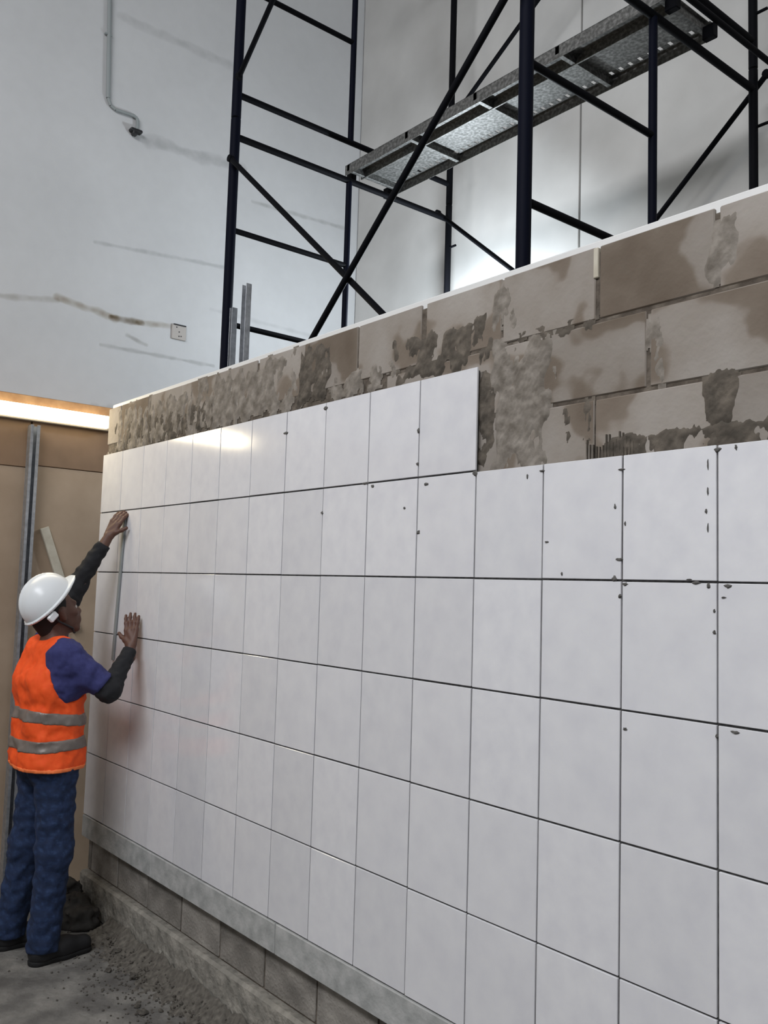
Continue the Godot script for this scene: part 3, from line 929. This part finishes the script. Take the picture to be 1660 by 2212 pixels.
# palm of a hand: wrist w, direction of the fingers d, back of the hand faces n, thumb side s
func hand(acc: Dictionary, w: Vector3, d: Vector3, n: Vector3, s: Vector3, curl: float) -> Array:
	var b := Blob.new()
	b.k = 0.008
	b.cap(w - d * 0.05, w + d * 0.01, 0.026, 0.024)
	var tips := []
	for i in 4:
		var across: float = [0.028, 0.0095, -0.0095, -0.027][i]
		b.cap(w + s * across * 0.55 + d * 0.012, w + s * across + d * 0.088, 0.0150, 0.0115)
	b.cap(w + d * 0.03 - s * 0.012, w + d * 0.08 + s * 0.012, 0.015, 0.013)
	b.cap(w + d * 0.015, w + s * 0.030 + d * 0.040, 0.017, 0.015)
	for i in 4:
		var across: float = [0.028, 0.0095, -0.0095, -0.027][i]
		var len: float = [0.92, 1.0, 0.95, 0.76][i]
		var root := w + s * across + d * 0.090
		var dir: Vector3 = d + s * across * (4.0 if curl < 0.2 else 1.0) - n * curl * 0.5
		tips.append([finger(b, root, dir, -n * curl, [0.040 * len, 0.026 * len, 0.020 * len], 0.0092), dir])
	var th := w + s * 0.030 + d * 0.038
	tips.append([finger(b, th, d * 0.75 + s * 0.8 - n * 0.15, d * 0.25 - n * curl * 0.3, [0.034, 0.026], 0.0105), d])
	var lo := w - d * 0.06
	var hi := lo
	for t in tips + [[w - d * 0.06, d], [w + s * 0.06, d], [w - s * 0.05, d]]:
		lo = lo.min(t[0])
		hi = hi.max(t[0])
	net(b, lo - Vector3.ONE * 0.03, hi + Vector3.ONE * 0.03, 0.0035, acc)
	return tips

func person() -> void:
	var X := -3.22
	var p := base("person", "worker in orange safety vest, white hard hat and jeans pressing tiles with both hands", "person", Vector3(X, 0, 0.38))
	var o := Vector3(X, 0, 0.38)
	# joints, in the world
	var sR := Vector3(-3.045, 1.385, 0.385)
	var eR := Vector3(-2.965, 1.232, 0.205)
	var wR := Vector3(-3.062, 1.412, 0.066)
	var sL := Vector3(-3.395, 1.415, 0.35)
	var eL := Vector3(-3.435, 1.705, 0.215)
	var wL := Vector3(-3.362, 1.955, 0.092)
	var hR := Vector3(-3.125, 0.86, 0.375)
	var kR := Vector3(-3.105, 0.49, 0.365)
	var aR := Vector3(-3.105, 0.09, 0.395)
	var hL := Vector3(-3.315, 0.86, 0.375)
	var kL := Vector3(-3.335, 0.475, 0.41)
	var aL := Vector3(-3.365, 0.09, 0.465)
	var neck := Vector3(-3.22, 1.45, 0.395)
	# head axes: tipped back, looking up along the raised arm
	var tilt := Basis(Vector3.UP, 0.10) * Basis(Vector3.RIGHT, 0.34)
	var H := Vector3(-3.225, 1.585, 0.375)
	var acc := fresh()
	var b := Blob.new()
	b.k = 0.06
	b.cap(Vector3(-3.30, 0.90, 0.385), Vector3(-3.14, 0.90, 0.385), 0.10, 0.10)
	b.cap(Vector3(-3.29, 1.06, 0.385), Vector3(-3.15, 1.06, 0.385), 0.10, 0.10)
	b.cap(Vector3(-3.31, 1.25, 0.385), Vector3(-3.13, 1.25, 0.385), 0.115, 0.115)
	b.cap(sL, sR, 0.055, 0.055)
	b.cap(neck - Vector3(0, 0.06, 0), H - Vector3(0, 0.05, -0.01), 0.058, 0.055)
	b.cap(sR, eR, 0.048, 0.040)
	b.cap(eR, wR, 0.038, 0.026)
	b.cap(sL, eL, 0.048, 0.040)
	b.cap(eL, wL, 0.038, 0.026)
	for q in [[hR, kR, aR], [hL, kL, aL]]:
		b.cap(q[0], q[1], 0.080, 0.054)
		b.cap(q[1], q[2], 0.052, 0.038)
	net(b, Vector3(-3.56, 0.03, 0.02), Vector3(-2.88, 2.02, 0.56), 0.013, acc)
	# head
	b = Blob.new()
	b.k = 0.022
	b.ell(H + tilt * Vector3(0, 0.025, 0.015), Vector3(0.076, 0.098, 0.094), tilt)
	b.ell(H + tilt * Vector3(0, -0.045, -0.028), Vector3(0.058, 0.068, 0.062), tilt)
	b.cap(H + tilt * Vector3(-0.022, -0.100, -0.058), H + tilt * Vector3(0.022, -0.100, -0.058), 0.020, 0.020)
	b.cap(H + tilt * Vector3(0, 0.012, -0.082), H + tilt * Vector3(0, -0.030, -0.103), 0.010, 0.014)
	b.cap(H + tilt * Vector3(-0.016, -0.032, -0.088), H + tilt * Vector3(0.016, -0.032, -0.088), 0.010, 0.010)
	b.cap(H + tilt * Vector3(-0.036, 0.022, -0.076), H + tilt * Vector3(0.036, 0.022, -0.076), 0.012, 0.012)
	b.cap(H + tilt * Vector3(-0.020, -0.058, -0.084), H + tilt * Vector3(0.020, -0.058, -0.084), 0.0085, 0.0085)
	b.cap(H + tilt * Vector3(-0.018, -0.072, -0.081), H + tilt * Vector3(0.018, -0.072, -0.081), 0.009, 0.009)
	for s in [-1.0, 1.0]:
		b.cap(H + tilt * Vector3(s * 0.076, 0.012, 0.012), H + tilt * Vector3(s * 0.074, -0.030, 0.006), 0.014, 0.010)
		b.cap(H + tilt * Vector3(s * 0.046, -0.018, -0.062), H + tilt * Vector3(s * 0.050, -0.010, -0.045), 0.018, 0.020)
	b.cap(H + tilt * Vector3(0, -0.07, 0.02), neck + Vector3(0, -0.02, 0), 0.054, 0.060)
	net(b, Vector3(-3.34, 1.42, 0.22), Vector3(-3.10, 1.73, 0.52), 0.005, acc)
	# hands: right one flat against the tile, left one pressing the upper joint
	var dR := (Vector3(-3.122, 1.600, 0.040) - wR).normalized()
	var nR := Vector3(0.62, 0.12, 0.8)
	nR = (nR - dR * nR.dot(dR)).normalized()
	var tips := hand(acc, wR + dR * 0.01, dR, nR, dR.cross(nR).normalized() * -1.0, 0.06)
	var dL := (Vector3(-3.345, 2.10, 0.03) - wL).normalized()
	var nL := Vector3(0.55, 0.35, 0.9)
	nL = (nL - dL * nL.dot(dL)).normalized()
	tips += hand(acc, wL + dL * 0.01, dL, nL, dL.cross(nL).normalized(), 0.35)
	var body := put(done(acc), "body", M.skin, p, -o)
	body.set_meta("label", "dark brown skin of head, neck and bare hands")
	# eyes and hair
	for s in [-1.0, 1.0]:
		var c := H + tilt * Vector3(s * 0.030, 0.002, -0.076)
		var e := put(lathe([[-0.012, 0.001], [-0.008, 0.009], [0.0, 0.012], [0.008, 0.009], [0.012, 0.001]], tilt * Vector3(0, 0, -1), c - o, 12), "eye", M.eye, p)
		put(lathe([[0.009, 0.0065], [0.0135, 0.003], [0.0138, 0.0003]], tilt * Vector3(0, 0, -1), c - o, 10), "pupil", M.pupil, e)
	b = Blob.new()
	b.k = 0.02
	b.ell(H + tilt * Vector3(0, 0.030, 0.024), Vector3(0.081, 0.100, 0.092), tilt)
	b.cap(H + tilt * Vector3(0, -0.06, 0.07), H + tilt * Vector3(0, -0.02, 0.08), 0.045, 0.05)
	b.cut(tilt * Vector3(0, -0.35, -1), H + tilt * Vector3(0, 0, -0.012))
	put(blob_mesh(b, Vector3(-3.34, 1.44, 0.24), Vector3(-3.10, 1.75, 0.54), 0.006), "hair", M.hair, p, -o)
	# hard hat: pushed back on the head
	var hb := Basis(Vector3.UP, 0.06) * Basis(Vector3.RIGHT, 0.86)
	var hc := Vector3(-3.222, 1.635, 0.425)
	b = Blob.new()
	b.k = 0.012
	b.ell(hc, Vector3(0.112, 0.128, 0.136), hb)
	b.ell(hc + hb * Vector3(0, 0.02, 0), Vector3(0.018, 0.118, 0.132), hb)
	b.cut(hb * Vector3(0, -1, 0), hc + hb * Vector3(0, 0.0, 0))
	b.hole(hc, Vector3.ONE * 0.098)
	var hat := put(blob_mesh(b, hc - Vector3.ONE * 0.19, hc + Vector3.ONE * 0.19, 0.006), "hard_hat", M.helmet, p, -o)
	hat.set_meta("label", "white hard hat shell tipped back on the head")
	b = Blob.new()
	b.k = 0.01
	b.ell(hc + hb * Vector3(0, -0.002, 0.0), Vector3(0.126, 0.010, 0.148), hb)
	b.ell(hc + hb * Vector3(0, -0.004, -0.05), Vector3(0.10, 0.010, 0.128), hb)
	b.ell(hc + hb * Vector3(0.0, -0.008, 0.0), Vector3(0.118, 0.016, 0.141), hb)
	b.hole(hc, Vector3.ONE * 0.094)
	put(blob_mesh(b, hc - Vector3.ONE * 0.22, hc + Vector3.ONE * 0.22, 0.0055), "brim", M.helmet, hat)
	var st := begin()
	add_tube(st, [hc + hb * Vector3(0.095, -0.01, 0.05), H + tilt * Vector3(0.082, -0.03, 0.04), H + tilt * Vector3(0.066, -0.085, -0.02), H + tilt * Vector3(0.0, -0.124, -0.055)], 0.006, 8)
	put(st.commit(), "chin_strap", M.strap, hat)
	put(box_mesh(Vector3(0.02, 0.035, 0.05), 0.006, hc + hb * Vector3(0.10, -0.035, 0.06), hb), "strap_mount", M.helmet, hat)
	# jeans
	b = Blob.new()
	b.k = 0.07
	b.cap(Vector3(-3.295, 0.90, 0.385), Vector3(-3.145, 0.90, 0.385), 0.118, 0.118)
	b.cap(hR, kR, 0.098, 0.078)
	b.cap(kR, aR + Vector3(0, -0.02, 0.0), 0.076, 0.072)
	b.cap(hL, kL, 0.098, 0.078)
	b.cap(kL, aL + Vector3(0, -0.02, 0.0), 0.076, 0.072)
	b.cut(Vector3(0, -1, 0), Vector3(0, 0.055, 0))
	b.cut(Vector3(0, 1, 0), Vector3(0, 0.93, 0))
	b.noise = fbm(530, 15.0, 3)
	b.noise.domain_warp_enabled = false
	b.amp = 0.015
	b.k = 0.05
	var jn := put(blob_mesh(b, Vector3(-3.50, 0.04, 0.20), Vector3(-2.95, 0.96, 0.58), 0.011), "jeans", M.jeans, p, -o)
	jn.set_meta("label", "faded dark blue denim jeans")
	# T-shirt
	b = Blob.new()
	b.k = 0.05
	b.cap(Vector3(-3.29, 0.93, 0.385), Vector3(-3.15, 0.93, 0.385), 0.116, 0.116)
	b.cap(Vector3(-3.29, 1.06, 0.385), Vector3(-3.15, 1.06, 0.385), 0.118, 0.118)
	b.cap(Vector3(-3.31, 1.25, 0.385), Vector3(-3.13, 1.25, 0.385), 0.130, 0.130)
	b.cap(sL + Vector3(0.02, 0, 0), sR - Vector3(0.02, 0, 0), 0.070, 0.070)
	b.cap(sR, sR.lerp(eR, 0.80), 0.078, 0.066)
	b.cap(sL, sL.lerp(eL, 0.45), 0.066, 0.060)
	b.cut((eR - sR).normalized(), sR.lerp(eR, 0.86))
	b.cut(Vector3(0, 1, 0), Vector3(0, 1.555, 0))
	b.cut(Vector3(0, -1, 0), Vector3(0, 0.86, 0))
	b.noise = fbm(531, 12.0, 3)
	b.amp = 0.014
	var sh := put(blob_mesh(b, Vector3(-3.54, 0.84, 0.14), Vector3(-2.88, 1.57, 0.57), 0.010), "shirt", M.shirt, p, -o)
	sh.set_meta("label", "dark blue short-sleeved shirt")
	# black arm sleeves
	b = Blob.new()
	b.k = 0.03
	b.cap(sR.lerp(eR, 0.6), eR, 0.056, 0.054)
	b.cap(eR, eR.lerp(wR, 0.96), 0.052, 0.034)
	b.cut((wR - eR).normalized(), eR.lerp(wR, 0.98))
	b.noise = fbm(532, 22.0, 2)
	b.amp = 0.008
	put(blob_mesh(b, Vector3(-3.16, 1.14, 0.02), Vector3(-2.88, 1.45, 0.38), 0.008), "arm_sleeve", M.sleeve, p, -o)
	b = Blob.new()
	b.k = 0.03
	b.cap(sL, eL, 0.062, 0.052)
	b.cap(eL, eL.lerp(wL, 0.88), 0.050, 0.036)
	b.cut((wL - eL).normalized(), eL.lerp(wL, 0.90))
	b.noise = fbm(533, 22.0, 2)
	b.amp = 0.008
	put(blob_mesh(b, Vector3(-3.54, 1.34, 0.06), Vector3(-3.28, 1.99, 0.44), 0.008), "arm_sleeve", M.sleeve, p, -o)
	# vest: body, bands, hem
	var vest: MeshInstance3D
	for layer in 4:
		b = Blob.new()
		b.k = 0.07
		b.cap(Vector3(-3.285, 0.90, 0.388), Vector3(-3.155, 0.90, 0.388), 0.150, 0.150)
		b.cap(Vector3(-3.285, 1.07, 0.388), Vector3(-3.155, 1.07, 0.388), 0.142, 0.142)
		b.cap(Vector3(-3.30, 1.25, 0.392), Vector3(-3.14, 1.25, 0.392), 0.142, 0.142)
		b.cap(Vector3(-3.335, 1.395, 0.390), Vector3(-3.105, 1.395, 0.390), 0.082, 0.082)
		b.noise = fbm(540, 8.0, 3)
		b.amp = 0.018
		b.hole(Vector3(-3.00, 1.325, 0.352), Vector3(0.135, 0.150, 0.108))
		b.hole(Vector3(-3.46, 1.345, 0.345), Vector3(0.135, 0.150, 0.108))
		b.hole(Vector3(-3.22, 1.52, 0.36), Vector3(0.075, 0.095, 0.10))
		match layer:
			0:
				b.cut(Vector3(0, -1, 0), Vector3(0, 0.868, 0))
			1:
				b.off = 0.004
				b.cut(Vector3(0, 1, 0.05), Vector3(0, 1.010, 0.385))
				b.cut(Vector3(0, -1, -0.05), Vector3(0, 0.955, 0.385))
			2:
				b.off = 0.004
				b.cut(Vector3(0, 1, -0.10), Vector3(0, 1.128, 0.385))
				b.cut(Vector3(0, -1, 0.10), Vector3(0, 1.073, 0.385))
			3:
				b.off = 0.003
				b.cut(Vector3(0, 1, 0), Vector3(0, 0.883, 0))
				b.cut(Vector3(0, -1, 0), Vector3(0, 0.864, 0))
		var m := blob_mesh(b, Vector3(-3.46, 0.85, 0.20), Vector3(-2.98, 1.52, 0.58), 0.009 if layer == 0 else 0.008)
		if layer == 0:
			vest = put(m, "safety_vest", M.orange, p, -o)
			vest.set_meta("label", "bright orange safety vest with wide armholes")
		elif layer == 3:
			put(m, "hem", M.piping, vest)
		else:
			put(m, "reflective_band", M.band, vest).set_meta("label", "grey reflective band around the vest")
	# shoes
	for q in [[Vector3(-3.105, 0, 0.405), Vector3(-3.128, 0, 0.195)], [Vector3(-3.368, 0, 0.475), Vector3(-3.372, 0, 0.265)]]:
		var heel: Vector3 = q[0]
		var toe: Vector3 = q[1]
		b = Blob.new()
		b.k = 0.03
		b.cap(heel + Vector3(0, 0.050, 0.005), heel.lerp(toe, 0.55) + Vector3(0, 0.050, 0), 0.046, 0.044)
		b.cap(heel.lerp(toe, 0.5) + Vector3(0, 0.045, 0), toe + Vector3(0, 0.040, 0), 0.046, 0.038)
		b.cap(heel + Vector3(0, 0.05, -0.01), heel + Vector3(0, 0.11, -0.01), 0.046, 0.048)
		b.cut(Vector3(0, -1, 0), Vector3(0, 0.016, 0))
		var s := put(blob_mesh(b, Vector3(minf(heel.x, toe.x) - 0.07, 0.0, toe.z - 0.06), Vector3(maxf(heel.x, toe.x) + 0.07, 0.17, heel.z + 0.08), 0.007), "shoe", M.shoe, p, -o)
		b = Blob.new()
		b.k = 0.02
		b.cap(heel + Vector3(0, 0.014, 0.006), heel.lerp(toe, 0.5) + Vector3(0, 0.014, 0), 0.045, 0.043)
		b.cap(heel.lerp(toe, 0.5) + Vector3(0, 0.014, 0), toe + Vector3(0, 0.014, 0), 0.048, 0.040)
		b.cut(Vector3(0, -1, 0), Vector3(0, 0.0, 0))
		b.cut(Vector3(0, 1, 0), Vector3(0, 0.022, 0))
		put(blob_mesh(b, Vector3(minf(heel.x, toe.x) - 0.07, -0.01, toe.z - 0.06), Vector3(maxf(heel.x, toe.x) + 0.07, 0.04, heel.z + 0.08), 0.006), "sole", M.sole, s)

# ---------------------------------------------------------------- scene
func _ready() -> void:
	var cam := Camera3D.new()
	cam.name = "camera"
	cam.fov = 59.62
	cam.near = 0.05
	cam.transform = Transform3D(Basis(Vector3(0.637, 0.030, -0.770), Vector3(0.045, 0.996, 0.076), Vector3(0.770, -0.083, 0.633)).orthonormalized(), Vector3(1.1123, 1.7545, 1.9254))
	add_child(cam)
	cam.current = true
	var we := WorldEnvironment.new()
	we.name = "environment"
	var env := Environment.new()
	env.background_mode = Environment.BG_COLOR
	env.background_color = Color(0.5, 0.52, 0.55)
	env.tonemap_mode = Environment.TONE_MAPPER_LINEAR
	env.tonemap_exposure = 1.0
	env.sdfgi_enabled = true
	env.ssao_enabled = true
	env.ssil_enabled = true
	we.environment = env
	add_child(we)
	rng.seed = 1
	materials()
	unseen_floods()
	unseen_bulb_lamp()
	shell()
	tiled_wall()
	partition()
	tube_lamp()
	scaffold()
	fittings()
	rubble()
	person()
